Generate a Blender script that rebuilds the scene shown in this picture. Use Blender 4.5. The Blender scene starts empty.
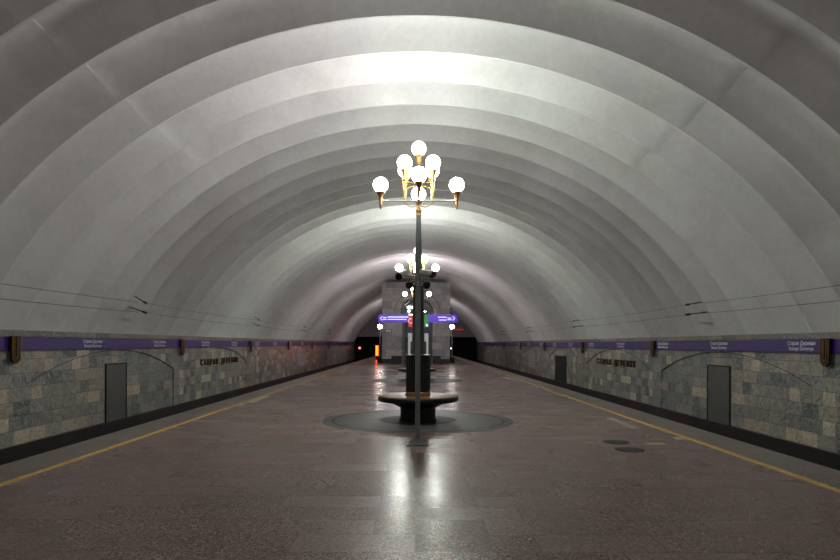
import bpy, bmesh, math, random
from mathutils import Vector, Matrix
random.seed(7)
C = bpy.context.scene.collection
PI = math.pi
EYE = 1.55
F = 620.0

# ------------------------------------------------------------------ materials
def mat(name, col=(.5, .5, .5), rough=.5, metal=0.0, emit=None, es=0.0, spec=None):
    m = bpy.data.materials.new(name)
    m.use_nodes = True
    b = m.node_tree.nodes['Principled BSDF']
    b.inputs['Base Color'].default_value = (*col, 1)
    b.inputs['Roughness'].default_value = rough
    b.inputs['Metallic'].default_value = metal
    if spec is not None:
        b.inputs['Specular IOR Level'].default_value = spec
    if emit:
        b.inputs['Emission Color'].default_value = (*emit, 1)
        b.inputs['Emission Strength'].default_value = es
    return m

class N:
    """small node helper"""
    def __init__(s, m):
        s.t = m.node_tree; s.n = s.t.nodes; s.l = s.t.links
        s.b = s.n['Principled BSDF']
    def add(s, typ, ins=None, **kw):
        n = s.n.new(typ)
        for k, v in kw.items(): setattr(n, k, v)
        for k, v in (ins or {}).items():
            if hasattr(v, 'is_linked') or isinstance(v, bpy.types.NodeSocket): s.l.new(v, n.inputs[k])
            else: n.inputs[k].default_value = v
        return n
    def coords(s, order):
        c = s.add('ShaderNodeTexCoord')
        x = s.add('ShaderNodeSeparateXYZ', {0: c.outputs['Object']})
        o = s.add('ShaderNodeCombineXYZ', {0: x.outputs[order[0]], 1: x.outputs[order[1]], 2: x.outputs[order[2]]})
        return o.outputs[0]
    def ramp(s, fac, stops, interp='LINEAR'):
        r = s.add('ShaderNodeValToRGB', {0: fac})
        e = r.color_ramp.elements
        r.color_ramp.interpolation = interp
        while len(e) < len(stops): e.new(.5)
        for i, (p, c) in enumerate(stops):
            e[i].position = p
            e[i].color = (*c, 1) if len(c) == 3 else c
        return r.outputs[0]
    def mix(s, f, a, b, blend='MIX'):
        n = s.add('ShaderNodeMix', data_type='RGBA', blend_type=blend)
        for sock, v in ((n.inputs[0], f), (n.inputs[6], a), (n.inputs[7], b)):
            if isinstance(v, bpy.types.NodeSocket): s.l.new(v, sock)
            else: sock.default_value = v if not isinstance(v, tuple) or len(v) == 4 else (*v, 1)
        return n.outputs[2]
    def math(s, op, a, b=0.0):
        n = s.add('ShaderNodeMath', {0: a, 1: b}, operation=op)
        return n.outputs[0]

M = {}
def stone(name, order, bw, rh, stops, mortar, veins, rough=.35, squash=1.0, dark=1.0):
    m = mat(name, rough=rough); k = N(m)
    v = k.coords(order)
    def bt(w, h, off, sh):
        mp = k.add('ShaderNodeMapping', {0: v, 'Location': sh})
        return k.add('ShaderNodeTexBrick', {'Vector': mp.outputs[0], 'Color1': (0, 0, 0, 1), 'Color2': (1, 1, 1, 1),
                     'Mortar': (.5, .5, .5, 1), 'Scale': 1.0, 'Mortar Size': .005, 'Mortar Smooth': .3,
                     'Bias': 0.0, 'Brick Width': w, 'Row Height': h}, offset=off, squash=squash, squash_frequency=2)
    b1 = bt(bw, rh, .43, (0, 0, 0))
    col = k.ramp(b1.outputs['Color'], stops)
    n1 = k.add('ShaderNodeTexNoise', {'Vector': v, 'Scale': 7.0, 'Detail': 6.0, 'Roughness': .65, 'Distortion': 1.6})
    f1 = k.ramp(n1.outputs[0], [(.30, (.45,)*3), (.52, (.95,)*3), (.72, (1.5,)*3)])
    col = k.mix(.75, col, f1, 'MULTIPLY')
    # light streaks, direction changing from slab to slab
    rot = k.math('MULTIPLY', b1.outputs['Color'], 11.0)
    vr = k.add('ShaderNodeVectorRotate', {'Vector': v, 'Angle': rot}, rotation_type='Z_AXIS')
    st = k.add('ShaderNodeMapping', {0: vr.outputs[0], 'Scale': (2.2, 9.0, 1.0)})
    w = k.add('ShaderNodeTexNoise', {'Vector': st.outputs[0], 'Scale': 1.3, 'Detail': 7.0, 'Roughness': .68, 'Distortion': 2.2})
    wf = k.ramp(w.outputs[0], [(.50, (0, 0, 0)), (.64, (1, 1, 1))])
    col = k.mix(k.math('MULTIPLY', wf, .75), col, veins)
    wd = k.ramp(w.outputs[0], [(.30, (1, 1, 1)), (.44, (0, 0, 0))])
    col = k.mix(k.math('MULTIPLY', wd, .85), col, (.035, .04, .038))
    col = k.mix(k.math('MULTIPLY', b1.outputs['Fac'], .9), col, mortar)
    k.l.new(col, k.b.inputs['Base Color'])
    bp = k.add('ShaderNodeBump', {'Strength': .25, 'Distance': .01, 'Height': k.math('SUBTRACT', 1.0, b1.outputs['Fac'])})
    k.l.new(bp.outputs[0], k.b.inputs['Normal'])
    return m

G = [(0.0, (.13, .155, .152)), (.22, (.225, .245, .235)), (.42, (.30, .305, .275)), (.58, (.385, .355, .295)),
     (.70, (.25, .245, .245)), (.80, (.40, .34, .28)), (.92, (.64, .54, .41)), (1.0, (.72, .63, .50))]
M['wallstone'] = stone('track_wall_marble', (1, 2, 0), .40, .30, G, (.05, .05, .045), (.50, .50, .45), .32, 1.5)
M['cornice'] = stone('cornice_marble', (1, 2, 0), .75, 5.0, [(0, (.10, .105, .095)), (.5, (.17, .155, .13)), (.8, (.26, .22, .17)), (1, (.2, .13, .1))],
                     (.04, .04, .04), (.3, .3, .27), .4)
M['pylon'] = stone('pylon_marble', (0, 2, 1), .8, .55, [(0, (.27, .275, .285)), (.5, (.37, .38, .38)), (.8, (.47, .465, .45)), (1, (.56, .51, .45))],
                   (.03, .03, .03), (.22, .22, .21), .4)
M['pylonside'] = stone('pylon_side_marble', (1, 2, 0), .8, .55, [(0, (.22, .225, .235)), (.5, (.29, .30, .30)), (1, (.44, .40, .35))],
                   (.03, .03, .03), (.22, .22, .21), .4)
M['plinth'] = stone('plinth_granite', (1, 2, 0), 1.1, 4.0, [(0, (.014, .012, .012)), (.5, (.022, .017, .016)), (1, (.036, .024, .022))], (.005, .005, .005), (.03, .025, .022), .5)

def floor_mat(name, c_lo, c_hi, bw, rh, rough, order=(0, 1, 2), spots=True, amp=1.0):
    m = mat(name, rough=rough); k = N(m)
    v = k.coords(order)
    b = k.add('ShaderNodeTexBrick', {'Vector': v, 'Color1': (0, 0, 0, 1), 'Color2': (1, 1, 1, 1), 'Mortar': (.5, .5, .5, 1),
              'Scale': 1.0, 'Mortar Size': .006, 'Mortar Smooth': .3, 'Brick Width': bw, 'Row Height': rh}, offset=.37, squash=1.0)
    rnd = b.outputs['Color']
    base = k.mix(rnd, c_lo, c_hi)
    big = k.add('ShaderNodeTexNoise', {'Vector': v, 'Scale': .35, 'Detail': 4.0, 'Roughness': .6})
    base = k.mix(.8, base, k.ramp(big.outputs[0], [(.3, (.82,)*3), (.7, (1.18, 1.16, 1.14))]), 'MULTIPLY')
    vo = k.add('ShaderNodeTexVoronoi', {'Vector': v, 'Scale': 75.0, 'Randomness': 1.0})
    sv = k.add('ShaderNodeSeparateColor', {0: vo.outputs['Color']})
    base = k.mix(.9 * amp, base, k.ramp(sv.outputs[0], [(0, (.25, .24, .25)), (.3, (.55, .52, .52)), (.6, (1.05, 1.03, 1.02)), (.85, (1.5, 1.4, 1.35)), (1, (2.6, 2.3, 2.1))]), 'MULTIPLY')
    base = k.mix(k.math('MULTIPLY', b.outputs['Fac'], .85), base, (.02, .016, .016))
    k.l.new(base, k.b.inputs['Base Color'])
    r = k.math('ADD', k.math('MULTIPLY', rnd, .10), rough - .05)
    r = k.math('ADD', r, k.math('MULTIPLY', k.math('SUBTRACT', big.outputs[0], .5), .12))
    k.l.new(r, k.b.inputs['Roughness'])
    # worn slabs: slightly uneven polish
    und = k.add('ShaderNodeTexNoise', {'Vector': v, 'Scale': 2.2, 'Detail': 2.0})
    h = k.math('ADD', k.math('MULTIPLY', b.outputs['Fac'], -.05), k.math('MULTIPLY', und.outputs[0], .5))
    bp = k.add('ShaderNodeBump', {'Strength': .25, 'Distance': .008, 'Height': h})
    k.l.new(bp.outputs[0], k.b.inputs['Normal'])
    return m
M['floor'] = floor_mat('platform_granite', (.150, .098, .086), (.19, .126, .110), .95, .42, .265)
M['coping'] = floor_mat('edge_granite', (.135, .12, .10), (.175, .155, .13), .72, .62, .34)
M['inlay'] = floor_mat('inlay_granite', (.028, .029, .026), (.056, .058, .052), .22, .2, .5)
M['inlaydark'] = floor_mat('inlay_dark_granite', (.012, .012, .012), (.018, .018, .017), .5, .5, .7)
M['track'] = mat('track_bed', (.012, .011, .011), .9)

# plaster of the vault
m = mat('vault_plaster', (.7, .7, .7), .62); k = N(m)
c = k.add('ShaderNodeTexCoord')
n1 = k.add('ShaderNodeTexNoise', {'Vector': c.outputs['Object'], 'Scale': .55, 'Detail': 6.0, 'Roughness': .62, 'Distortion': .6})
n2 = k.add('ShaderNodeTexNoise', {'Vector': c.outputs['Object'], 'Scale': 9.0, 'Detail': 5.0, 'Roughness': .6})
col = k.ramp(n1.outputs[0], [(.30, (.66, .645, .64)), (.5, (.76, .755, .75)), (.72, (.81, .81, .80))])
col = k.mix(.5, col, k.ramp(n2.outputs[0], [(.3, (.88,)*3), (.7, (1.06,)*3)]), 'MULTIPLY')
k.l.new(col, k.b.inputs['Base Color'])
bp = k.add('ShaderNodeBump', {'Strength': .12, 'Distance': .01, 'Height': n2.outputs[0]})
k.l.new(bp.outputs[0], k.b.inputs['Normal'])
M['vault'] = m

def speck(name, col, rough, metal=0.0, amt=.25, scale=30):
    m = mat(name, col, rough, metal); k = N(m)
    c = k.add('ShaderNodeTexCoord')
    n = k.add('ShaderNodeTexNoise', {'Vector': c.outputs['Object'], 'Scale': scale, 'Detail': 3.0})
    o = k.mix(1.0, (*col, 1), k.ramp(n.outputs[0], [(.3, (1 - amt,)*3), (.7, (1 + amt,)*3)]), 'MULTIPLY')
    k.l.new(o, k.b.inputs['Base Color'])
    return m
M['purple'] = speck('purple_enamel', (.046, .012, .165), .42, 0, .08, 3)
M['white'] = mat('white_paint', (.82, .82, .84), .5)
M['signwhite'] = mat('strip_lettering_white', (.88, .86, .92), .5)
M['yellow'] = speck('yellow_paint', (.60, .37, .085), .6, 0, .25, 14)
M['iron'] = speck('black_cast_iron', (.014, .016, .017), .42, .3, .2, 20)
M['green'] = speck('dark_green_enamel', (.075, .085, .085), .36, .2, .15, 20)
M['grey'] = speck('grey_enamel', (.21, .245, .25), .40, .15, .12, 20)
M['brass'] = speck('polished_brass', (.20, .112, .036), .45, 1.0, .12, 25)
M['copper'] = speck('copper_brass', (.40, .215, .09), .36, 1.0, .12, 25)
M['bronze'] = speck('dark_bronze', (.045, .028, .02), .45, .6, .25, 18)
M['goldline'] = speck('gilded_edge', (.26, .14, .05), .42, .8, .15, 18)
M['letter'] = speck('letter_bronze', (.12, .068, .028), .40, .7, .2, 18)
M['door'] = speck('grey_metal_door', (.125, .125, .117), .5, .2, .12, 6)
M['dark'] = mat('dark_opening', (.008, .010, .011), .8)
M['rubber'] = speck('black_rubber', (.012, .012, .013), .6, 0, .2, 20)
M['paper'] = speck('poster_sheet', (.42, .39, .39), .6, 0, .06, 5)
M['steel'] = speck('brushed_steel', (.42, .42, .42), .35, 1.0, .1, 30)
M['camwhite'] = speck('camera_shell', (.50, .51, .45), .45, 0, .06, 20)
M['glassblack'] = mat('dark_lens', (.006, .006, .007), .12)
M['manhole'] = speck('manhole_iron', (.022, .023, .022), .5, .3, .3, 40)
M['plate'] = speck('pale_floor_plate', (.44, .38, .31), .4, .1, .15, 15)
M['tileplate'] = speck('worn_strip', (.34, .30, .25), .3, .0, .15, 15)
M['teal'] = speck('map_teal', (.02, .045, .045), .4, 0, .5, 9)
M['darkpurple'] = mat('stand_header', (.05, .012, .07), .4)
M['endwall'] = speck('end_wall_plaster', (.42, .40, .40), .7, 0, .08, 2)
M['portalglass'] = mat('window_glass', (.35, .4, .4), .1)

# wood of the bench seat
m = mat('bench_wood', (.2, .12, .06), .34); k = N(m)
c = k.add('ShaderNodeTexCoord')
mp = k.add('ShaderNodeMapping', {0: c.outputs['Object'], 'Scale': (1.5, 14, 1.5)})
n = k.add('ShaderNodeTexNoise', {'Vector': mp.outputs[0], 'Scale': 3.0, 'Detail': 5.0})
k.l.new(k.ramp(n.outputs[0], [(.3, (.10, .056, .028)), (.7, (.22, .13, .066))]), k.b.inputs['Base Color'])
M['wood'] = m

def globe_mat(name, col, es):
    return mat(name, (.8, .8, .8), .4, 0, col, es)
TINTS = {'': (1.0, .985, .95), 'p': (1.0, .915, .915), 'g': (.78, 1.0, .83), '2': (.94, 1.0, .91), '3': (1.0, .90, .925), 'r': (1.0, .97, .94)}
LEVELS = {'low': 92.0, 'mid': 7.0, 'top': 3.5}
for t_, c_ in TINTS.items():
    for l_, e_ in LEVELS.items():
        M['globe' + t_ + l_] = globe_mat('lit_globe_%s%s' % (t_, l_), c_, e_*(.48 if t_ == 'r' else 1.0))
M['globeside'] = globe_mat('lit_globe_side', (1.0, .92, .84), 40)
M['sign_lit'] = mat('backlit_purple', (.08, .03, .3), .35, 0, (.10, .035, .58), .5)
M['sign_white'] = mat('backlit_white', (.8, .8, .9), .35, 0, (.8, .72, 1.0), .75)
M['sign_red'] = mat('backlit_red', (.5, .03, .04), .35, 0, (.8, .05, .06), .35)
M['sign_pink'] = mat('backlit_pink', (.8, .4, .4), .35, 0, (1, .45, .45), .5)
M['sign_green'] = mat('backlit_green', (.02, .2, .05), .35, 0, (.02, .35, .07), .25)
M['led'] = mat('red_led', (.3, .02, .01), .4, 0, (1, .07, .03), .3)
M['signal_red'] = mat('red_signal_lens', (.4, .02, .03), .3, 0, (1, .12, .14), 3)
M['signal_orange'] = mat('orange_lit_panel', (.5, .1, .01), .3, 0, (1, .075, .004), 6)
M['lamp_cyan'] = mat('small_pale_lamp', (.5, .6, .6), .3, 0, (.7, 1, .95), 3)
M['hall_lamp'] = mat('passage_lamp', (.8, .8, .8), .4, 0, (.95, 1.0, .95), 6)

# ------------------------------------------------------------------ mesh helpers
def obj(name, bm, mt, parent=None, smooth=False, loc=None):
    me = bpy.data.meshes.new(name)
    bm.normal_update(); bm.to_mesh(me); bm.free()
    if smooth:
        for p in me.polygons: p.use_smooth = True
        if smooth != 'all':
            me.set_sharp_from_angle(angle=math.radians(40))
    for x in (mt if isinstance(mt, (list, tuple)) else [mt]): me.materials.append(x)
    o = bpy.data.objects.new(name, me); C.objects.link(o)
    if parent: o.parent = parent
    if loc: o.location = loc
    return o
def tag(o, label=None, cat=None, group=None, kind=None):
    if label: o['label'] = label
    if cat: o['category'] = cat
    if group: o['group'] = group
    if kind: o['kind'] = kind
    return o
def empty(name, loc, label, cat, group=None, rz=0):
    o = bpy.data.objects.new(name, None); C.objects.link(o)
    o.location = loc; o.rotation_euler.z = rz; o.empty_display_size = .2
    return tag(o, label, cat, group)
def struct(o, label=None): 
    o['kind'] = 'structure'
    return tag(o, label)
def box(bm, x0, x1, y0, y1, z0, z1, bev=0.0, mi=0):
    r = bmesh.ops.create_cube(bm, size=1.0)
    for v in r['verts']:
        v.co = Vector(((x0 + x1)/2 + v.co.x*(x1 - x0), (y0 + y1)/2 + v.co.y*(y1 - y0), (z0 + z1)/2 + v.co.z*(z1 - z0)))
    fs = set(f for v in r['verts'] for f in v.link_faces)
    if mi:
        for f in fs: f.material_index = mi
    if bev:
        es = list(set(e for f in fs for e in f.edges))
        bmesh.ops.bevel(bm, geom=es, offset=bev, segments=2, affect='EDGES', clamp_overlap=True)
def lathe(bm, prof, n=32, cx=0, cy=0, rmod=None):
    """prof: (r, z) bottom to top, closed with caps where r = 0"""
    rings = []
    for r, z in prof:
        if r <= 1e-6: rings.append([bm.verts.new((cx, cy, z))])
        else:
            ring = []
            for i in range(n):
                a = 2*PI*i/n
                rr = r*(rmod(a, z) if rmod else 1)
                ring.append(bm.verts.new((cx + rr*math.cos(a), cy + rr*math.sin(a), z)))
            rings.append(ring)
    for A, B in zip(rings, rings[1:]):
        for i in range(n):
            j = (i + 1) % n
            if len(A) == 1 and len(B) == 1: continue
            if len(A) == 1: bm.faces.new((A[0], B[j], B[i]))
            elif len(B) == 1: bm.faces.new((A[i], A[j], B[0]))
            else: bm.faces.new((A[i], A[j], B[j], B[i]))
    bmesh.ops.recalc_face_normals(bm, faces=bm.faces[:])
def tube(bm, pts, r, n=8, cap=True):
    pts = [Vector(p) for p in pts]
    rad = r if isinstance(r, (list, tuple)) else [r]*len(pts)
    rings = []; up = None
    for i, p in enumerate(pts):
        d = (pts[min(i+1, len(pts)-1)] - pts[max(i-1, 0)]).normalized()
        if up is None:
            up = Vector((0, 0, 1)) if abs(d.z) < .9 else Vector((1, 0, 0))
        a = d.cross(up)
        if a.length < 1e-5: a = d.cross(Vector((0, 1, 0)))
        a.normalize(); b = a.cross(d).normalized(); up = b
        rings.append([bm.verts.new(p + (a*math.cos(2*PI*k/n) + b*math.sin(2*PI*k/n))*rad[i]) for k in range(n)])
    for A, B in zip(rings, rings[1:]):
        for k in range(n):
            bm.faces.new((A[k], A[(k+1) % n], B[(k+1) % n], B[k]))
    if cap:
        bm.faces.new(rings[0]); bm.faces.new(rings[-1])
    bmesh.ops.recalc_face_normals(bm, faces=bm.faces[:])
def BM(): return bmesh.new()
def mk(fn, *a, **k):
    bm = BM(); fn(bm, *a, **k); return bm
def text_mesh(s, size, extrude=0.0, sx=1.0):
    cu = bpy.data.curves.new('t', 'FONT'); cu.body = s; cu.size = size; cu.extrude = extrude
    cu.align_x = 'CENTER'; cu.align_y = 'BOTTOM_BASELINE'; cu.resolution_u = 3
    o = bpy.data.objects.new('t', cu); C.objects.link(o)
    dg = bpy.context.evaluated_depsgraph_get(); dg.update()
    me = bpy.data.meshes.new_from_object(o.evaluated_get(dg))
    bpy.data.objects.remove(o); bpy.data.curves.remove(cu)
    if sx != 1.0:
        for v in me.vertices: v.co.x *= sx
    return me
def wall_matrix(side, y, z, x):
    """frame on a track wall: local x reads along the wall, local y up, local z into the hall"""
    if side < 0: R = Matrix(((0, 0, 1, x), (1, 0, 0, y), (0, 1, 0, z), (0, 0, 0, 1)))
    else:        R = Matrix(((0, 0, -1, x), (-1, 0, 0, y), (0, 1, 0, z), (0, 0, 0, 1)))
    return R
ORD = ['nearest', 'second', 'third', 'fourth', 'fifth', 'sixth', 'seventh', 'eighth', 'ninth', 'tenth']
SIDE = {-1: 'left', 1: 'right'}

# ------------------------------------------------------------------ the setting
Y0, Y1 = -14.0, 85.0
XE, XW = 5.24, 8.40
struct(obj('floor', mk(box, -4.46, 4.46, Y0, Y1, -1.1, 0), M['floor']), 'polished brown granite platform floor')
for s in (-1, 1):
    a, b = sorted((s*4.46, s*4.57))
    o = obj('safety_line', mk(box, a, b, Y0, Y1, -1.1, .0), M['yellow'])
    tag(o, 'yellow safety line painted along the %s platform edge' % SIDE[s], 'floor marking', 'yellow safety lines')
    a, b = sorted((s*4.57, s*XE))
    struct(obj('trim_%s' % SIDE[s], mk(box, a, b, Y0, Y1, -1.1, 0), M['coping']), 'grey granite coping of the %s platform edge' % SIDE[s])
    a, b = sorted((s*XE, s*8.9))
    struct(obj('floor_track_%s' % SIDE[s], mk(box, a, b, Y0, Y1, -1.3, -1.1), M['track']), 'dark track bed on the %s' % SIDE[s])

PIERS = {-1: 12.85, 1: 12.57}
PITCH, HALF = 9.20, 4.05
ZB, ZT, ZS, ZA = -.61, 1.70, .66, 1.345
def arch_z(t):                       # t in -1..1, circular segment
    rise = ZA - ZS; R = (HALF*HALF + rise*rise)/(2*rise)
    return ZA - R + math.sqrt(R*R - (t*HALF)**2)
def centers(s): return [PIERS[s] + PITCH*(.5 + i) for i in range(-2, 8)]
DEP = .034
def build_wall(s):
    bm = BM()
    X, XB = s*XW, s*(XW + DEP)
    def q(*pts):
        bm.faces.new([bm.verts.new(p) for p in pts])
    ycur = Y0
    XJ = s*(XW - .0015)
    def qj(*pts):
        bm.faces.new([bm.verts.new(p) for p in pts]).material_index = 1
    q((XB, Y0, ZB), (XB, Y1, ZB), (XB, Y1, ZT), (XB, Y0, ZT))
    for cy in centers(s):
        a, b = cy - HALF, cy + HALF
        q((X, ycur, ZB), (X, a, ZB), (X, a, ZT), (X, ycur, ZT))
        n = 28; ts = [-1 + 2*i/n for i in range(n+1)]
        for t0, t1 in zip(ts, ts[1:]):
            ya, yb, za, zb = cy + t0*HALF, cy + t1*HALF, arch_z(t0), arch_z(t1)
            q((X, ya, za), (X, yb, zb), (X, yb, ZT), (X, ya, ZT))
            q((X, ya, za), (X, yb, zb), (XB, yb, zb), (XB, ya, za))
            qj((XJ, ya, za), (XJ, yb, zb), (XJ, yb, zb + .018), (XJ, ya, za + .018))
        for y in (a, b):
            q((X, y, ZB), (X, y, ZS), (XB, y, ZS), (XB, y, ZB))
        ycur = b
    q((X, ycur, ZB), (X, Y1, ZB), (X, Y1, ZT), (X, ycur, ZT))
    bmesh.ops.remove_doubles(bm, verts=bm.verts[:], dist=.0005)
    bmesh.ops.recalc_face_normals(bm, faces=bm.faces[:])
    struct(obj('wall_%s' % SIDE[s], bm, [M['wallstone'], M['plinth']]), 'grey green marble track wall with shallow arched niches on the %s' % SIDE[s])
    a, b = sorted((s*(XW - .03), s*(XW + .4)))
    struct(obj('baseboard_%s' % SIDE[s], mk(box, a, b, Y0, Y1, -1.1, ZB), M['plinth']), 'dark granite plinth under the %s track wall' % SIDE[s])
    a, b = sorted((s*(XW - .05), s*(XW + 1.15)))
    struct(obj('trim_cornice_%s' % SIDE[s], mk(box, a, b, Y0, Y1, 1.68, 1.815, .006), M['cornice']), 'marble cornice strip above the purple signs on the %s' % SIDE[s])
for s in (-1, 1): build_wall(s)

# vault: a row of concave scallops meeting in ribs, on a circular arc
R0, CZ, P = 9.40, EYE - 3.75, 1.32
def build_vault():
    bm = BM()
    th_max = math.acos((1.57 - CZ)/R0)
    na = 84
    th = [-th_max + 2*th_max*i/na for i in range(na+1)]
    J = math.radians(33)
    for extra in (J - .002, J + .001, J + .016):
        th += [extra, -extra]
    th = sorted(th)
    depth, rib = .45, .05
    prof = [(0, 0), (rib, 0)]
    for i in range(1, 13):
        u = i/12.0
        prof.append((rib + (P - rib)*u, depth*(1 - (2*u - 1)**2)))
    start = 10.65 - P*round((10.65 - Y0)/P)
    y = start
    while y < Y1 + .5:
        jit = random.uniform(-.02, .02)
        rows = []
        for dy, d in prof:
            row = []
            for t in th:
                step = 0.0
                if t >= J + .015: step = .034
                elif t <= -J - .015: step = -.034
                elif t > J: step = .017
                elif t < -J: step = -.017
                w = min(1.0, d/.10)
                r = R0 + d + step*w
                row.append(bm.verts.new((r*math.sin(t), min(y + dy, Y1 + .3), CZ + r*math.cos(t))))
            rows.append(row)
        for A, B in zip(rows, rows[1:]):
            for i in range(len(th) - 1):
                f = bm.faces.new((A[i], B[i], B[i+1], A[i+1])); f.smooth = True
        y += P
    o = obj('ceiling', bm, M['vault'])
    o.data.set_sharp_from_angle(angle=math.radians(28))
    struct(o, 'white ribbed barrel vault over the whole hall')
build_vault()

# end walls
def end_wall(name, y, y2):
    bm = BM()
    box(bm, -8.9, 8.9, y, y2, 2.50, 7.5)
    return bm
bm = BM()
box(bm, -9.2, 9.2, Y1, Y1 + .4, 2.52, 7.6)
box(bm, -4.6, 4.6, Y1, Y1 + .4, -1.1, 2.52)
struct(obj('wall_back', bm, M['endwall']), 'pale end wall with two dark train tunnel portals')
struct(obj('wall_tunnel', mk(box, -9.2, 9.2, Y1 + 4, Y1 + 4.2, -1.3, 3), M['dark']), 'darkness inside the train tunnels')
struct(obj('wall_front', mk(box, -9.6, 9.6, Y0 - .4, Y0, -1.3, 7.6), M['endwall']), 'end wall behind the viewer')

# ------------------------------------------------------------------ track wall fittings
STRIP_Z0, STRIP_Z1 = 1.385, 1.672
txt_ru = text_mesh('Старая Деревня', .125, .0008, .98)
txt_en = text_mesh('Staraya Derevnya', .125, .0008, .98)
for me in (txt_ru, txt_en): me.materials.append(M['signwhite'])
LEFT_T = [7.6, 11.7, 16.03, 20.2, 24.6, 28.5, 32.6, 36.7, 41.2, 45.5, 49.8]
RIGHT_T = [9.2, 13.45, 17.1, 21.0, 25.3, 29.6, 33.5, 37.4, 41.4, 46.0, 50.2]
for s in (-1, 1):
    TS = LEFT_T if s < 0 else RIGHT_T
    for i in range(-1, 7):
        ya, yb = PIERS[s] + PITCH*i, PIERS[s] + PITCH*(i+1)
        g = .012
        e = empty('station_sign', (s*(XW - .025), (ya + yb)/2, STRIP_Z0),
                  'purple station name strip on the %s wall, %s' % (SIDE[s],
                   'nearest the viewer' if i == -1 else '%s from the viewer' % ORD[i+1] if i < 6 else 'farthest one'), 'sign', 'purple station name strips')
        bm = BM()
        h = (yb - ya)/2 - g
        box(bm, -.0245, .022, -h, h, 0, STRIP_Z1 - STRIP_Z0, .004)
        obj('sign_panel', bm, M['purple'], e)
        for ty in TS:
            if ya < ty < yb and ty < 52:
                for me, zz, nm in ((txt_ru, .168, 'lettering'), (txt_en, .055, 'lettering')):
                    t = bpy.data.objects.new(nm, me); C.objects.link(t); t.parent = e
                    t.matrix_local = wall_matrix(s, ty - (ya + yb)/2, zz, -s*.0262)

# bronze U-shaped pendants on the piers
def u_curve(hw, top, bot, n=12):
    pts = [(0, -hw, top)]
    for i in range(n+1):
        a = PI + PI*i/n
        pts.append((0, hw*math.cos(a), bot + hw + hw*math.sin(a)))
    pts.append((0, hw, top))
    return pts
def make_pendant():
    pl = BM()
    pts = u_curve(.15, .0, -.58)
    A = [pl.verts.new((-.02, p[1], p[2])) for p in pts]; B = [pl.verts.new((.02, p[1], p[2])) for p in pts]
    pl.faces.new(A); pl.faces.new(B[::-1])
    for i in range(len(A)): pl.faces.new((A[i], A[(i+1) % len(A)], B[(i+1) % len(A)], B[i]))
    bmesh.ops.recalc_face_normals(pl, faces=pl.faces[:])
    p = obj('back_plate', pl, M['bronze'])
    o1 = obj('outer_loop', mk(tube, u_curve(.125, -.01, -.555), .012, 6), M['goldline'], None, True)
    o2 = obj('inner_loop', mk(tube, u_curve(.055, -.01, -.46), .011, 6), M['goldline'], None, True)
    co = obj('core_bar', mk(box, -.015, .015, -.03, .03, -.42, -.01, .006), M['bronze'])
    res = [p.data, o1.data, o2.data, co.data]
    for o in (p, o1, o2, co): bpy.data.objects.remove(o)
    return res
PD = make_pendant()
for s in (-1, 1):
    for i in range(0, 7):
        e = empty('wall_ornament', (s*(XW - .098), PIERS[s] + PITCH*i, 1.69),
                  'dark bronze U-shaped ornament across the purple strip, %s on the %s wall' % (ORD[i], SIDE[s]), 'ornament', 'bronze wall ornaments')
        for me, nm, dx in zip(PD, ('back_plate', 'outer_loop', 'inner_loop', 'core_bar'), (0, .025, .025, .028)):
            t = bpy.data.objects.new(nm, me); C.objects.link(t); t.parent = e; t.location = (-s*dx, 0, 0)

# bronze station name letters in the second niche
XN = XW + DEP
GL = {}
for ch in set('СТАРАЯДЕРЕВНЯ'):
    GL[ch] = text_mesh(ch, .35, .022, 1.2); GL[ch].materials.append(M['letter'])
def station_name(s, yc, label):
    e = empty('station_name', (s*(XN - .024), yc, .67), label, 'lettering', 'bronze station names')
    word = 'СТАРАЯ ДЕРЕВНЯ'
    pitch = .368
    for i, ch in enumerate(word):
        if ch == ' ': continue
        off = (i - (len(word) - 1)/2)*pitch
        t = bpy.data.objects.new('letter', GL[ch]); C.objects.link(t); t.parent = e
        t.matrix_local = wall_matrix(s, off if s < 0 else -off, 0, 0)
station_name(-1, 26.75, 'bronze Cyrillic station name letters in the second niche of the left wall')
station_name(1, 26.3, 'bronze Cyrillic station name letters in the second niche of the right wall')

# service doors
def service_door(n, s, y, w, z0, z1, label, mt):
    x = s*XN
    e = empty('door_%d' % n, (x, y, z0), label, 'door'); e['kind'] = 'structure'
    def b(a, c): return sorted((-s*a, -s*c))
    x0, x1 = b(.001, .022)
    obj('door_leaf', mk(box, x0, x1, -w/2 + .04, w/2 - .04, 0.0, z1 - z0 - .04, .003), mt, e)
    fr = BM(); x0, x1 = b(.001, .034)
    box(fr, x0, x1, -w/2, -w/2 + .04, 0, z1 - z0); box(fr, x0, x1, w/2 - .04, w/2, 0, z1 - z0)
    box(fr, x0, x1, -w/2 + .04, w/2 - .04, z1 - z0 - .04, z1 - z0)
    obj('door_frame', fr, M['bronze'], e)
    hd = BM(); sg = -s
    tube(hd, [(-s*.02, w*.38, .95), (-s*.06, w*.38, .95), (-s*.06, w*.38, 1.1), (-s*.02, w*.38, 1.1)], .009, 6)
    obj('door_handle', hd, M['steel'], e, True)
    for z in (.25, 1.45): obj('hinge', mk(tube, [(-s*.03, -w*.5 + .03, z), (-s*.03, -w*.5 + .03, z + .1)], .014, 6), M['bronze'], e)
service_door(1, -1, 17.42, 1.22, ZB, .99, 'grey metal service door in the nearest niche of the left wall', M['door'])
service_door(2, 1, 17.25, 1.30, ZB, .99, 'grey metal service door in the nearest niche of the right wall', M['door'])
service_door(3, 1, 36.1, 2.75, ZB, .90, 'black service door in the third niche of the right wall', M['dark'])

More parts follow.
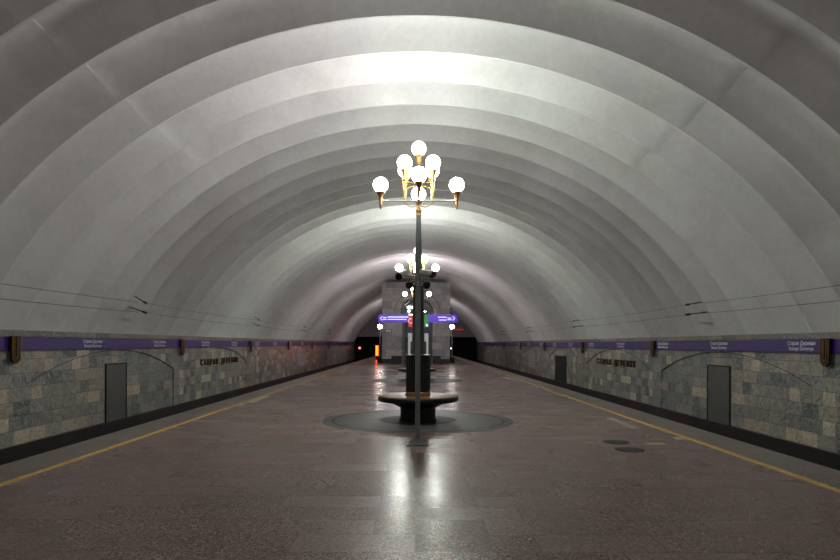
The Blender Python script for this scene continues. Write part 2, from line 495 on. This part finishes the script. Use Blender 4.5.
# framed sheets in the fourth niches
for s, y in ((-1, 45.5), (1, 45.2)):
    w = 2.9
    e = empty('notice_board', (s*(XN), y, -.15), 'pale notice sheet in a frame in the fourth niche of the %s wall' % SIDE[s], 'notice board', 'notice boards on the track walls')
    x0, x1 = sorted((-s*.002, -s*.03))
    obj('sheet', mk(box, x0, x1, -w/2 + .05, w/2 - .05, .05, 1.25), M['paper'], e)
    fr = BM(); x0, x1 = sorted((-s*.002, -s*.045))
    box(fr, x0, x1, -w/2, w/2, 0, .05); box(fr, x0, x1, -w/2, w/2, 1.25, 1.3)
    box(fr, x0, x1, -w/2, -w/2 + .05, .05, 1.25); box(fr, x0, x1, w/2 - .05, w/2, .05, 1.25)
    obj('board_frame', fr, M['steel'], e)
    ln = BM(); x0, x1 = sorted((-s*.03, -s*.033))
    for z in (.42, .62, 1.0): box(ln, x0, x1, -1.1, 1.1, z, z + .035)
    obj('printing', ln, M['door'], e)

# cables along the vault with their anchors
def vault_x(z): return math.sqrt(R0**2 - (z - CZ)**2)
ANCH = [4.6, 17.5, 30.4, 43.3, 56.2]
for s in (-1, 1):
    for z, wh, in ((EYE + 1.155, 'upper'), (EYE + .872, 'lower')):
        x = s*7.80
        for a, b, nm in zip(ANCH[:-1], ANCH[1:], ORD):
            bm = BM()
            n = 10
            pts = [(x, a + .45 + (b - a - .5)*i/n, z - .05*(1 - (2*i/n - 1)**2)) for i in range(n+1)]
            tube(bm, pts, .0055, 5)
            tag(obj('cable', bm, M['rubber'], None, True), '%s thin cable span along the %s side of the vault, %s from the viewer' % (wh, SIDE[s], nm), 'cable', 'cables along the vault')
        for a, nm in zip(ANCH[1:], ORD):
            zu, ci = (.15, .17) if s < 0 else (.05, .06)
            e = empty('cable_anchor', (s*(vault_x(z) - ci), a - .2, z + zu), 'dark %s cable anchor on the %s side of the vault, %s from the viewer' % (wh, SIDE[s], nm), 'cable anchor', 'cable anchors')
            dx = x - s*(vault_x(z) - ci)
            obj('rod', mk(tube, [(0, 0, 0), (dx*.75, .45, -zu*.75), (dx, .66, -zu)], [.014, .017, .012], 6), M['rubber'], e, True)
            obj('turnbuckle', mk(tube, [(dx*.78, .46, -zu*.77), (dx*.82, .5, -zu*.82), (dx*.97, .62, -zu*.96), (dx, .66, -zu)], [.02, .034, .034, .02], 8), M['iron'], e, True)

# ------------------------------------------------------------------ round benches with lamp posts
LX = .045
def ring_disc(bm, r0, r1, z0, z1, n=64):
    lathe(bm, [(r0, z0), (r1, z0), (r1, z1), (r0, z1), (r0, z0)], n)
def copy_tree(o, parent=None):
    c = o.copy(); C.objects.link(c); c.parent = parent
    for ch in [x for x in bpy.data.objects if x.parent == o]: copy_tree(ch, c)
    return c
def make_inlay():
    e = empty('floor_inlay', (LX, 12.66, 0), 'round grey granite floor inlay around the front bench', 'floor inlay', 'floor inlays round the benches')
    obj('mosaic_disc', mk(lathe, [(0, 0), (1.70, 0), (1.70, .004), (0, .004)], 72), M['inlay'], e)
    obj('centre_disc', mk(lathe, [(0, .004), (.79, .004), (.79, .0055), (0, .0055)], 64), M['inlaydark'], e)
    obj('dark_ring', mk(ring_disc, 1.70, 1.755, 0, .004, 72), M['inlaydark'], e)
    obj('outer_ring', mk(ring_disc, 1.755, 1.93, 0, .0035, 72), M['inlay'], e)
    return e
def make_bench():
    e = empty('round_bench', (LX, 12.66, .0055), 'front round black bench with brown seat on the grey inlay', 'bench', 'round benches')
    obj('pedestal', mk(lathe, [(0, 0), (.385, 0), (.385, .03), (.36, .04), (.36, .255), (.40, .27), (.53, .338), (.66, .368), (.70, .385), (0, .385)], 48), M['iron'], e, True)
    obj('seat', mk(lathe, [(0, .385), (.79, .385), (.818, .40), (.825, .42), (.825, .468), (.81, .485), (0, .485)], 64), M['iron'], e, True)
    obj('seat_board', mk(lathe, [(0, .485), (.80, .485), (.80, .494), (.79, .498), (0, .498)], 64), M['wood'], e, True)
    return e
def holder_prof(top, bot):
    L = top - bot
    return [(0, bot), (.010, bot), (.022, bot + .10*L), (.030, bot + .34*L), (.034, bot + .52*L), (.048, bot + .54*L), (.048, bot + .58*L), (.034, bot + .60*L),
            (.042, bot + .74*L), (.070, bot + .90*L), (.086, bot + .97*L), (.086, top), (0, top)]
def make_lamp():
    zb = .504
    e = empty('lamp_post', (LX, 12.66, zb), 'front lamp post with nine lit globes standing on the front bench', 'lamp', 'globe lamp posts')
    z = lambda v: v - zb
    def P_(nm, bm, mt, smooth=True, parent=e): return obj(nm, bm, mt, parent, smooth)
    flute = lambda a, zz: 1 - .035*abs(math.cos(12*a))
    col = BM(); lathe(col, [(0, z(.58)), (.25, z(.58)), (.25, z(1.28)), (0, z(1.28))], 96, rmod=flute)
    P_('column', col, M['iron'])
    P_('base_ring', mk(lathe, [(0, z(.504)), (.262, z(.504)), (.262, z(.545)), (.25, z(.56)), (.258, z(.575)), (.25, z(.582)), (0, z(.582))], 48), M['copper'])
    P_('cap', mk(lathe, [(0, z(1.28)), (.255, z(1.28)), (.262, z(1.295)), (.262, z(1.325)), (.14, z(1.345)), (0, z(1.345))], 48), M['iron'])
    P_('mast', mk(lathe, [(0, z(1.34)), (.128, z(1.34)), (.126, z(1.40)), (.110, z(2.70)), (.118, z(2.71)), (.118, z(2.75)), (.076, z(2.77)), (.066, z(3.47)), (.047, z(4.16)), (0, z(4.16))], 24), M['green'])
    P_('collar', mk(lathe, [(0, z(4.155)), (.054, z(4.155)), (.058, z(4.17)), (.05, z(4.19)), (.052, z(4.25)), (.06, z(4.27)), (.055, z(4.285)), (.035, z(4.31)), (.018, z(4.40)), (0, z(4.40))], 24), M['brass'])
    P_('stem', mk(lathe, [(0, z(4.38)), (.020, z(4.38)), (.020, z(4.44)), (.045, z(4.45)), (.045, z(4.50)), (.020, z(4.51)), (.018, z(4.73)), (.04, z(4.74)), (.04, z(4.81)), (.018, z(4.82)),
                           (.015, z(5.1)), (0, z(5.1))], 16), M['brass'])
    # lower ring: four straight arms
    for kx, ky, g in ((-1, 0, 'globeplow'), (1, 0, 'globeglow'), (0, -1, 'globelow'), (0, 1, 'globelow')):
        r = .776
        P_('arm', mk(tube, [(kx*.02, ky*.02, z(4.475)), (kx*r, ky*r, z(4.475))], .0155, 8), M['steel'])
        P_('globe_holder', mk(lathe, holder_prof(z(4.655), z(4.30)), 16, kx*r, ky*r), M['copper'])
        gl = BM(); bmesh.ops.create_uvsphere(gl, u_segments=24, v_segments=14, radius=.152)
        o = obj('globe', gl, M[g], e, 'all', (kx*r, ky*r, z(4.797)))
        if g == 'globeglow': o['label'] = 'greenish lit globe'
        # scroll under each arm
        sc = [(kx*(.03 + .27*t), ky*(.03 + .27*t), z(4.38 - .035*math.sin(PI*t*1.1) + .085*max(0, t - .4))) for t in [i/10 for i in range(11)]]
        P_('scroll', mk(tube, sc, .009, 6), M['brass'])
    # upper ring: four globes on the diagonals
    for kx, ky in ((-1, -1), (1, -1), (-1, 1), (1, 1)):
        r = .40/math.sqrt(2)
        pts = [(kx*r*t, ky*r*t, z(4.775 + .03*math.sin(PI*t))) for t in (0.06, .3, .55, .8, 1)]
        P_('arm', mk(tube, pts, .013, 8), M['brass'])
        P_('globe_holder', mk(lathe, holder_prof(z(5.025), z(4.55)), 16, kx*r, ky*r), M['brass'])
        gl = BM(); bmesh.ops.create_uvsphere(gl, u_segments=24, v_segments=14, radius=.152)
        obj('globe', gl, M['globemid'], e, 'all', (kx*r, ky*r, z(5.17)))
    P_('globe_holder', mk(lathe, [(0, z(5.1)), (.02, z(5.1)), (.05, z(5.15)), (.03, z(5.2)), (.045, z(5.28)), (.075, z(5.36)), (.082, z(5.395)), (0, z(5.395))], 16), M['brass'])
    gl = BM(); bmesh.ops.create_uvsphere(gl, u_segments=24, v_segments=14, radius=.152)
    obj('globe', gl, M['globetop'], e, 'all', (0, 0, z(5.54)))
    return e
inl, ben, lam = make_inlay(), make_bench(), make_lamp()
for Yb, nm, gm in ((26.45, 'middle', '2'), (40.2, 'far', '3'), (-1.11, 'rear', 'r'), (68.0, 'last', '3')):  # rear and last sets are unseen, added to light near vault and far end
    where = {'rear': ' at the viewer\'s back', 'last': ' beyond the pylon, part of an unseen lamp set added to light the far end'}.get(nm, '')
    i2 = copy_tree(inl); i2.location = (LX, Yb, 0); i2['label'] = 'round grey granite floor inlay around the %s bench' % nm + where
    b2 = copy_tree(ben); b2.location = (LX, Yb, .0055); b2['label'] = '%s round black bench in the row along the platform' % nm + where
    l2 = copy_tree(lam); l2.location = (LX, Yb, .504); l2['label'] = '%s lamp post with lit globes rising from the %s bench' % (nm, nm) + where
    for ch in [x for x in bpy.data.objects if x.parent == l2]:
        if ch.name.split('.')[0] == 'globe':
            lv = 'low' if ch.location.z < 4.4 else 'mid' if ch.location.z < 4.9 else 'top'
            ch.data = ch.data.copy(); ch.data.materials[0] = M['globe' + gm + lv]
            if 'label' in ch: del ch['label']

# ------------------------------------------------------------------ camera pole in front of the bench
cp = empty('camera_pole', (.028, 9.61, 0), 'slim grey pole with surveillance cameras in front of the front bench', 'camera pole')
obj('pole', mk(lathe, [(0, .02), (.040, .02), (.040, 2.62), (.03, 2.64), (0, 2.64)], 20), M['grey'], cp, True)
bm = BM()
box(bm, -.185, .185, -.185, .185, 0, .018, .004)
obj('base_plate', bm, M['green'], cp)
bm = BM()
lathe(bm, [(.150, .018), (.13, .03), (.075, .085), (.055, .10), (.044, .105)], 24)
obj('base_cone', bm, M['green'], cp, True)
for x in (-.15, .15):
    for y in (-.15, .15): obj('bolt', mk(lathe, [(0, .018), (.014, .018), (.014, .034), (0, .034)], 6, x, y), M['steel'], cp)
def aim(d):
    return Vector(d).to_track_quat('-Y', 'Z')
for s, px, pz, d in ((-1, -.235, 2.625, (-.45, -.82, -.36)), (1, .115, 2.635, (.84, -.48, -.16))):
    d = Vector(d)
    body = BM()
    lathe(body, [(0, -.13), (.040, -.13), (.046, -.115), (.046, .11), (.0, .11)], 20)
    bmesh.ops.rotate(body, verts=body.verts[:], matrix=Matrix.Rotation(PI/2, 3, 'X'))   # z -> -y : lens end at -y after flip
    o = obj('camera_body', body, M['camwhite'], cp, True, (px, -.02, pz)); o.rotation_mode = 'QUATERNION'; o.rotation_quaternion = aim(d); o.scale = (1.0, .78, 1.0)
    hood = BM()
    n = 14
    for r_, flip in ((.060, 0), (.054, 1)):
        pass
    A = []
    for yy in (-.17, .10):
        A.append([[hood.verts.new((r*math.cos(a), yy, r*math.sin(a) + .004)) for a in [PI*(-.12) + PI*1.24*i/n for i in range(n+1)]] for r in (.062, .056)])
    for i in range(n):
        for ri in (0, 1): hood.faces.new((A[0][ri][i], A[0][ri][i+1], A[1][ri][i+1], A[1][ri][i]))
        for e2 in (0, 1): hood.faces.new((A[e2][0][i], A[e2][0][i+1], A[e2][1][i+1], A[e2][1][i]))
    bmesh.ops.recalc_face_normals(hood, faces=hood.faces[:])
    h = obj('hood', hood, M['camwhite'], o, True)
    ln = BM(); lathe(ln, [(0, 0), (.050, 0), (.053, .075), (.046, .085), (0, .07)], 20)
    bmesh.ops.rotate(ln, verts=ln.verts[:], matrix=Matrix.Rotation(PI/2, 3, 'X'))
    l = obj('lens', ln, M['glassblack'], o, True, (0, -.118, 0))
    obj('camera_arm', mk(tube, [(s*.03, 0, 2.60), (s*.10, 0, 2.60), (px*.9, -.01, 2.61)], .016, 8), M['camwhite'], cp, True)
    dm = BM(); lathe(dm, [(0, 2.40), (.03, 2.405), (.052, 2.43), (.060, 2.465), (.060, 2.50), (.03, 2.525), (0, 2.525)], 20, s*.135, -.02)
    obj('dome_camera', dm, M['rubber'], cp, True)
    obj('dome_arm', mk(tube, [(s*.03, 0, 2.515), (s*.135, -.02, 2.53)], .012, 8), M['rubber'], cp, True)
for z0 in (2.455, 2.495): obj('clamp_ring', mk(lathe, [(.040, z0), (.058, z0), (.058, z0 + .02), (.040, z0 + .02)], 20), M['steel'], cp, True)

# ------------------------------------------------------------------ things lying in the floor
def px_floor(px, py):
    Y = EYE*F/(py - 344); return (px - 416)*Y/F, Y
for px, py, r, lab in ((616.5, 442, .205, 'small round iron floor cover farther from the viewer on the right'), (630, 449.5, .215, 'small round iron floor cover nearer to the viewer on the right')):
    x, y = px_floor(px, py - .5)
    e = empty('floor_cover', (x, y, .0), lab, 'manhole cover', 'round floor covers')
    obj('lid', mk(lathe, [(0, 0), (r*.93, 0), (r*.93, .005), (0, .005)], 32), M['manhole'], e)
    obj('rim', mk(ring_disc, r*.93, r, 0, .004, 32), M['iron'], e)
def floor_plate(px0, px1, py0, py1, lab, mt, along=False):
    xa, ya = px_floor(px0, py0); xb, yb = px_floor(px1, py1)
    x0, x1 = sorted((xa, xb)); y0, y1 = sorted((ya, yb))
    o = obj('floor_plate', mk(box, x0, x1, y0, y1, 0, .003), mt)
    return tag(o, lab, 'floor plate', 'pale floor plates')
def strip(x0, x1, y0, y1, lab, mt):
    tag(obj('floor_strip', mk(box, x0, x1, y0, y1, 0, .003), mt), lab, 'floor strip', 'pale strips beside the safety lines')
strip(4.02, 4.16, 11.4, 13.1, 'long pale strip beside the yellow line on the right near the covers', M['tileplate'])
strip(-4.45, -4.27, 16.3, 18.2, 'pale strip beside the yellow line on the left', M['plate'])
strip(4.1, 4.28, 27.2, 29.6, 'small far pale strip beside the yellow line on the right', M['tileplate'])
strip(-4.28, -4.08, 33.5, 37.0, 'small far pale strip beside the yellow line on the left', M['tileplate'])
tag(obj('floor_plate', mk(box, 3.62, 3.90, 9.62, 9.80, 0, .003), M['plate']), 'small pale square plate beside the round floor covers', 'floor plate')
tag(obj('floor_plate', mk(box, 4.28, 4.42, 10.15, 10.4, 0, .003), M['plate']), 'tiny pale plate touching the yellow line on the right', 'floor plate')

# ------------------------------------------------------------------ pylon at the end with its arched passage
PY, PH, PW, PDp = 49.6, 6.5, 2.72, 7.5
def arch_panel(bm, cx, hw, zs, y0, y1, w, top, n=24):
    """wall w half wide, with a round-headed opening of half width hw springing at zs"""
    def q(*p): bm.faces.new([bm.verts.new(v) for v in p])
    pts = [(cx + hw*math.cos(PI - PI*i/n), zs + hw*math.sin(PI - PI*i/n)) for i in range(n+1)]
    for y in (y0, y1):
        q((-w, y, 0), (cx - hw, y, 0), (cx - hw, y, zs), (-w, y, zs)); q((cx + hw, y, 0), (w, y, 0), (w, y, zs), (cx + hw, y, zs))
        q((-w, y, zs), (cx - hw, y, zs), (cx - hw, y, top), (-w, y, top)); q((cx + hw, y, zs), (w, y, zs), (w, y, top), (cx + hw, y, top))
        for (xa, za), (xb, zb) in zip(pts, pts[1:]): q((xa, y, za), (xb, y, zb), (xb, y, top), (xa, y, top))
    for (xa, za), (xb, zb) in zip(pts, pts[1:]): q((xa, y0, za), (xb, y0, zb), (xb, y1, zb), (xa, y1, za))
    for x in (cx - hw, cx + hw): q((x, y0, 0), (x, y1, 0), (x, y1, zs), (x, y0, zs))
    for x in (-w, w): q((x, y0, 0), (x, y1, 0), (x, y1, top), (x, y0, top))
    q((-w, y0, top), (w, y0, top), (w, y1, top), (-w, y1, top))
    bmesh.ops.remove_doubles(bm, verts=bm.verts[:], dist=.0005)
    bmesh.ops.recalc_face_normals(bm, faces=bm.faces[:])
AX, AH, AS = .10, 1.22, 3.98
pe = empty('pylon', (0, PY, 0), 'tall grey marble pylon with an arched passage at the platform end', 'pylon')
bm = BM(); arch_panel(bm, AX, AH, AS, 0, .8, PW, PH); obj('front_wall', bm, M['pylon'], pe)
for s in (-1, 1):
    a, b = sorted((s*PW, s*(PW - .5)))
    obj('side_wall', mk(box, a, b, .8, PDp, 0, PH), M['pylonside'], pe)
obj('rear_wall', mk(box, -PW + .5, PW - .5, PDp - .4, PDp, 0, PH), M['pylon'], pe)
obj('roof', mk(box, -PW + .5, PW - .5, .8, PDp - .4, PH - .3, PH), M['endwall'], pe)
for s in (-1, 1):
    bm = BM()
    a, b = sorted((s*(PW + .03), AX + s*(AH + .02)))
    box(bm, a, b, -.06, -.002, 0, .36)
    a, b = sorted((s*(PW - .75), AX + s*(AH + .02)))
    box(bm, a, b, -.10, -.002, .36, .60)
    obj('plinth', bm, M['plinth'], pe)
# dark joint arcs round the opening
def arc_band(bm, r0, r1, y0, y1, zs, cx, n=28):
    for i in range(n):
        a, b = PI*i/n, PI*(i+1)/n
        vs = [bm.verts.new((cx + r*math.cos(t), y, zs + r*math.sin(t))) for y in (y0, y1) for r, t in ((r0, a), (r1, a), (r1, b), (r0, b))]
        for f in ((0, 1, 2, 3), (4, 5, 6, 7), (0, 1, 5, 4), (2, 3, 7, 6), (1, 2, 6, 5), (0, 3, 7, 4)): bm.faces.new([vs[j] for j in f])
    bmesh.ops.remove_doubles(bm, verts=bm.verts[:], dist=.0005); bmesh.ops.recalc_face_normals(bm, faces=bm.faces[:])
bm = BM(); arc_band(bm, AH + .02, AH + .10, -.03, -.001, AS, AX); obj('archivolt', bm, M['plinth'], pe)
bm = BM(); arc_band(bm, AH + .60, AH + .64, -.02, -.001, AS, AX); obj('archivolt', bm, M['plinth'], pe)
# glazed screen in the passage
sc = empty('glazed_screen', (AX, PY + 1.2, 0), 'glazed screen with pale bars inside the arched passage of the pylon', 'screen')
fr = BM()
for x in (-1.1, -.5, .5, 1.1): box(fr, x - .03, x + .03, -.03, .03, 0, 4.6 if abs(x) > 1 else 5.0)
for z in (.0, 2.3, 3.3, 4.0, 4.5): box(fr, -1.1, 1.1, -.03, .03, z, z + .06)
obj('screen_frame', fr, M['grey'], sc)
gp = mat('screen_glass', (.9, .95, .95), .03); gp.node_tree.nodes['Principled BSDF'].inputs['Transmission Weight'].default_value = 1.0
obj('glass', mk(box, -1.1, 1.1, -.004, .004, .05, 4.95), gp, sc)
# lamps of the escalator hall behind the screen
for x, z, w, nm in ((-.62, 4.62, .5, 'upper'), (-.5, 3.95, .4, 'middle'), (-.45, 3.55, .3, 'lower'), (.66, 3.75, .12, 'right')):
    tag(obj('passage_lamp', mk(box, AX + x - w/2, AX + x + w/2, PY + 2.4, PY + 2.5, z - .10, z + .10, .03), M['hall_lamp']), '%s pale strip lamp seen inside the arched passage' % nm, 'lamp', 'lamps in the passage')

# globe lamps on posts at the sides of the pylon
def side_lamp(s, label):
    x, y = s*2.98, PY + 1.6
    e = empty('globe_standard', (x, y, 0), label, 'lamp', 'globe standards beside the pylon')
    obj('base', mk(lathe, [(0, 0), (.22, 0), (.22, .35), (.16, .45), (0, .45)], 20), M['iron'], e, True)
    obj('post', mk(lathe, [(0, .45), (.07, .45), (.05, 1.0), (.10, 1.05), (.05, 1.1), (.05, 1.7), (.10, 1.75), (.05, 1.8), (.045, 2.68), (.10, 2.80), (0, 2.80)], 16), M['steel'], e, True)
    for z in (.8, 1.3, 1.55, 1.95, 2.25):
        dr = BM(); bmesh.ops.create_uvsphere(dr, u_segments=10, v_segments=8, radius=.07, matrix=Matrix.Translation((-s*.02, -.10, z)))
        obj('glass_drop', dr, M['steel'], e, 'all')
    gl = BM(); bmesh.ops.create_uvsphere(gl, u_segments=20, v_segments=12, radius=.18)
    obj('globe', gl, M['globeside'], e, 'all', (0, 0, 2.98))
side_lamp(-1, 'lit globe on an ornate post at the left side of the pylon')
side_lamp(1, 'lit globe on an ornate post at the right side of the pylon')

# ------------------------------------------------------------------ direction sign stand
SY = 33.0
k_ = SY/F
def sx(px): return (px - 416)*k_
def sz(py): return EYE + (344 - py)*k_
st = empty('direction_stand', ((sx(408) + sx(428.4))/2, SY, 0), 'information stand with backlit purple direction signs behind the middle bench', 'information stand')
ox = st.location.x
def sb(nm, px0, px1, py0, py1, y0, y1, mt, bev=.0, parent=st):
    return obj(nm, mk(box, sx(px0) - ox, sx(px1) - ox, y0, y1, sz(py1), sz(py0), bev), mt, parent)
obj('stand_body', mk(box, sx(408) - ox - .03, sx(428.4) - ox + .03, .02, .22, 0, sz(327)), M['iron'], st)
bd = sb('map_board', 408, 428.4, 333.2, 372, -.0, .02, M['white'])
sb('map', 410.5, 426.3, 341.5, 370, -.006, 0, M['teal'], 0, st)
sb('header', 408, 428.4, 330, 332.6, -.0, .02, M['darkpurple'])
sb('header', 408, 428.4, 327, 329, -.0, .02, M['darkpurple'])
def wing(nm, px0, px1, arrow_px, txts, num, sgn):
    w = BM(); h0, h1 = sz(322.3), sz(314.4)
    box(w, sx(px0) - ox, sx(px1) - ox, .02, .20, h0, h1, .05)
    p = obj('sign_box', w, M['sign_lit'], st)
    a = BM(); zc = (h0 + h1)/2; xa = sx(arrow_px) - ox
    tube(a, [(xa - sgn*.08, .012, zc + .10), (xa + sgn*.03, .012, zc), (xa - sgn*.08, .012, zc - .10)], .022, 4)
    obj('arrow', a, M['sign_white'], p)
    t = BM()
    for q0, q1, ya, yb in txts: box(t, sx(q0) - ox, sx(q1) - ox, .008, .019, sz(yb), sz(ya))
    obj('text_lines', t, M['sign_white'], p)
wing('left', 378, 408.6, 380.6, ((382.8, 386.5, 317.2, 318.0), (382.8, 386.5, 319.0, 319.8), (387.5, 408.4, 316.6, 317.5), (387.5, 406.5, 319.0, 319.8)), 0, -1)
wing('right', 428.2, 457.2, 454.2, ((437.8, 446.6, 316.7, 317.5), (438.8, 446.6, 319.5, 320.3), (447.4, 451.4, 317.6, 318.3), (447.4, 451.4, 319.2, 319.9)), 0, 1)
sb('red_panel', 408.6, 416, 315, 327, .02, .16, M['sign_red'])
b = BM(); tube(b, [(sx(410.3) - ox + .10*math.cos(t), .012, sz(321) + .12*math.sin(t)) for t in [PI*.3 + i*PI*1.5/10 for i in range(11)]], .03, 5)
obj('pictogram', b, M['sign_pink'], st)
sb('green_panel', 421, 428.2, 314.6, 327, .02, .16, M['sign_green'])
b = BM(); tube(b, [(sx(428) - ox, .012, sz(324.4)), (sx(426.2) - ox, .012, sz(326))], .025, 5); tube(b, [(sx(426.2) - ox, .012, sz(323.6)), (sx(426.2) - ox, .012, sz(326)), (sx(428) - ox, .012, sz(326))], .025, 5)
obj('pictogram', b, M['sign_white'], st)
obj('sign_post', mk(box, -.12, .12, .05, .19, sz(327), sz(315)), M['iron'], st)

# ------------------------------------------------------------------ clock board, signals and small things at the far end
yy = 50.4; k2 = yy/F
e = empty('clock_board', (PW + .012, yy, EYE + 13.0*k2), 'red digit interval clock board on the right side of the pylon', 'clock')
obj('bracket', mk(tube, [(0.0, 0, .1), (.25, 0, .1)], .03, 6), M['iron'], e)
obj('case', mk(box, .2, 1.25, -.06, .06, -.02, .25, .01), M['iron'], e)
b = BM()
for x in (.30, .40, .56, .66, .82, .92, 1.08):
    for z, h in ((.03, .03), (.10, .03), (.17, .03)): box(b, x, x + .07, -.068, -.061, z, z + h)
    box(b, x, x + .02, -.068, -.061, .03, .2)
obj('digits', b, M['led'], e)

e = empty('red_signal', (-7.45, 82.0, -1.1), 'red train signal at the mouth of the left tunnel', 'signal')
obj('signal_post', mk(tube, [(0, 0, 0), (0, 0, 1.7)], .06, 8), M['iron'], e)
obj('signal_head', mk(box, -.22, .22, -.02, .2, 1.6, 2.6, .03), M['iron'], e)
b = BM(); bmesh.ops.create_uvsphere(b, u_segments=16, v_segments=10, radius=.15)
obj('signal_lens', b, M['signal_red'], e, 'all', (0, -.06, 2.10))

e = empty('orange_panel', (-3.86, 61.5, 0), 'tall orange lit panel on the floor behind the left side of the pylon', 'lit panel')
obj('panel_case', mk(box, -.12, .20, -.03, .3, 0, 1.45), M['iron'], e)
b = BM(); box(b, -.12, .12, -.045, -.031, .38, 1.38); box(b, -.135, -.121, -.02, .28, .38, 1.38)
obj('lit_face', b, M['signal_orange'], e)

e = empty('equipment_cabinet', (-3.35, 60.0, 0), 'low dark cabinet on the floor left of the pylon', 'cabinet')
obj('cabinet_body', mk(box, -.3, .3, -.2, .2, 0, .42, .01), M['iron'], e); obj('cabinet_lid', mk(box, -.32, .32, -.22, .22, .42, .46, .01), M['rubber'], e)

b = BM(); bmesh.ops.create_uvsphere(b, u_segments=12, v_segments=8, radius=.09)
e = empty('indicator_lamp', (3.02, 52.6, 0), 'small pale indicator lamp on a thin post right of the pylon', 'lamp')
obj('indicator_post', mk(tube, [(0, 0, 0), (0, 0, 1.12)], .035, 8), M['iron'], e)
obj('indicator_globe', b, M['lamp_cyan'], e, 'all', (0, 0, 1.2))

for x, nm in ((387 - 416, 'left'), (389.6 - 416, 'right')):
    xx = x*(PY/F)
    tag(obj('pictogram_plate', mk(box, xx - .07, xx + .07, PY - .025, PY - .001, EYE + .98, EYE + 1.12, .005), M['white']), 'small white pictogram plate on the left of the pylon, %s one' % nm, 'plate', 'pictogram plates on the pylon')

# ------------------------------------------------------------------ light, camera
w = bpy.data.worlds.new('World'); bpy.context.scene.world = w; w.use_nodes = True
w.node_tree.nodes['Background'].inputs[0].default_value = (0, 0, 0, 1)
w.node_tree.nodes['Background'].inputs[1].default_value = 0.0

cam = bpy.data.cameras.new('Camera'); co = bpy.data.objects.new('Camera', cam); C.objects.link(co)
co.location = (0, 0, EYE); co.rotation_euler = (PI/2, -.0033, 0)
cam.sensor_width = 36; cam.lens = F*36/840
cam.shift_x = 4/840; cam.shift_y = 64/840
cam.clip_start = .05; cam.clip_end = 300
bpy.context.scene.camera = co
vs = bpy.context.scene.view_settings
vs.view_transform = 'Standard'; vs.look = 'None'; vs.gamma = 1; vs.use_curve_mapping = False
vs.exposure = 0.42
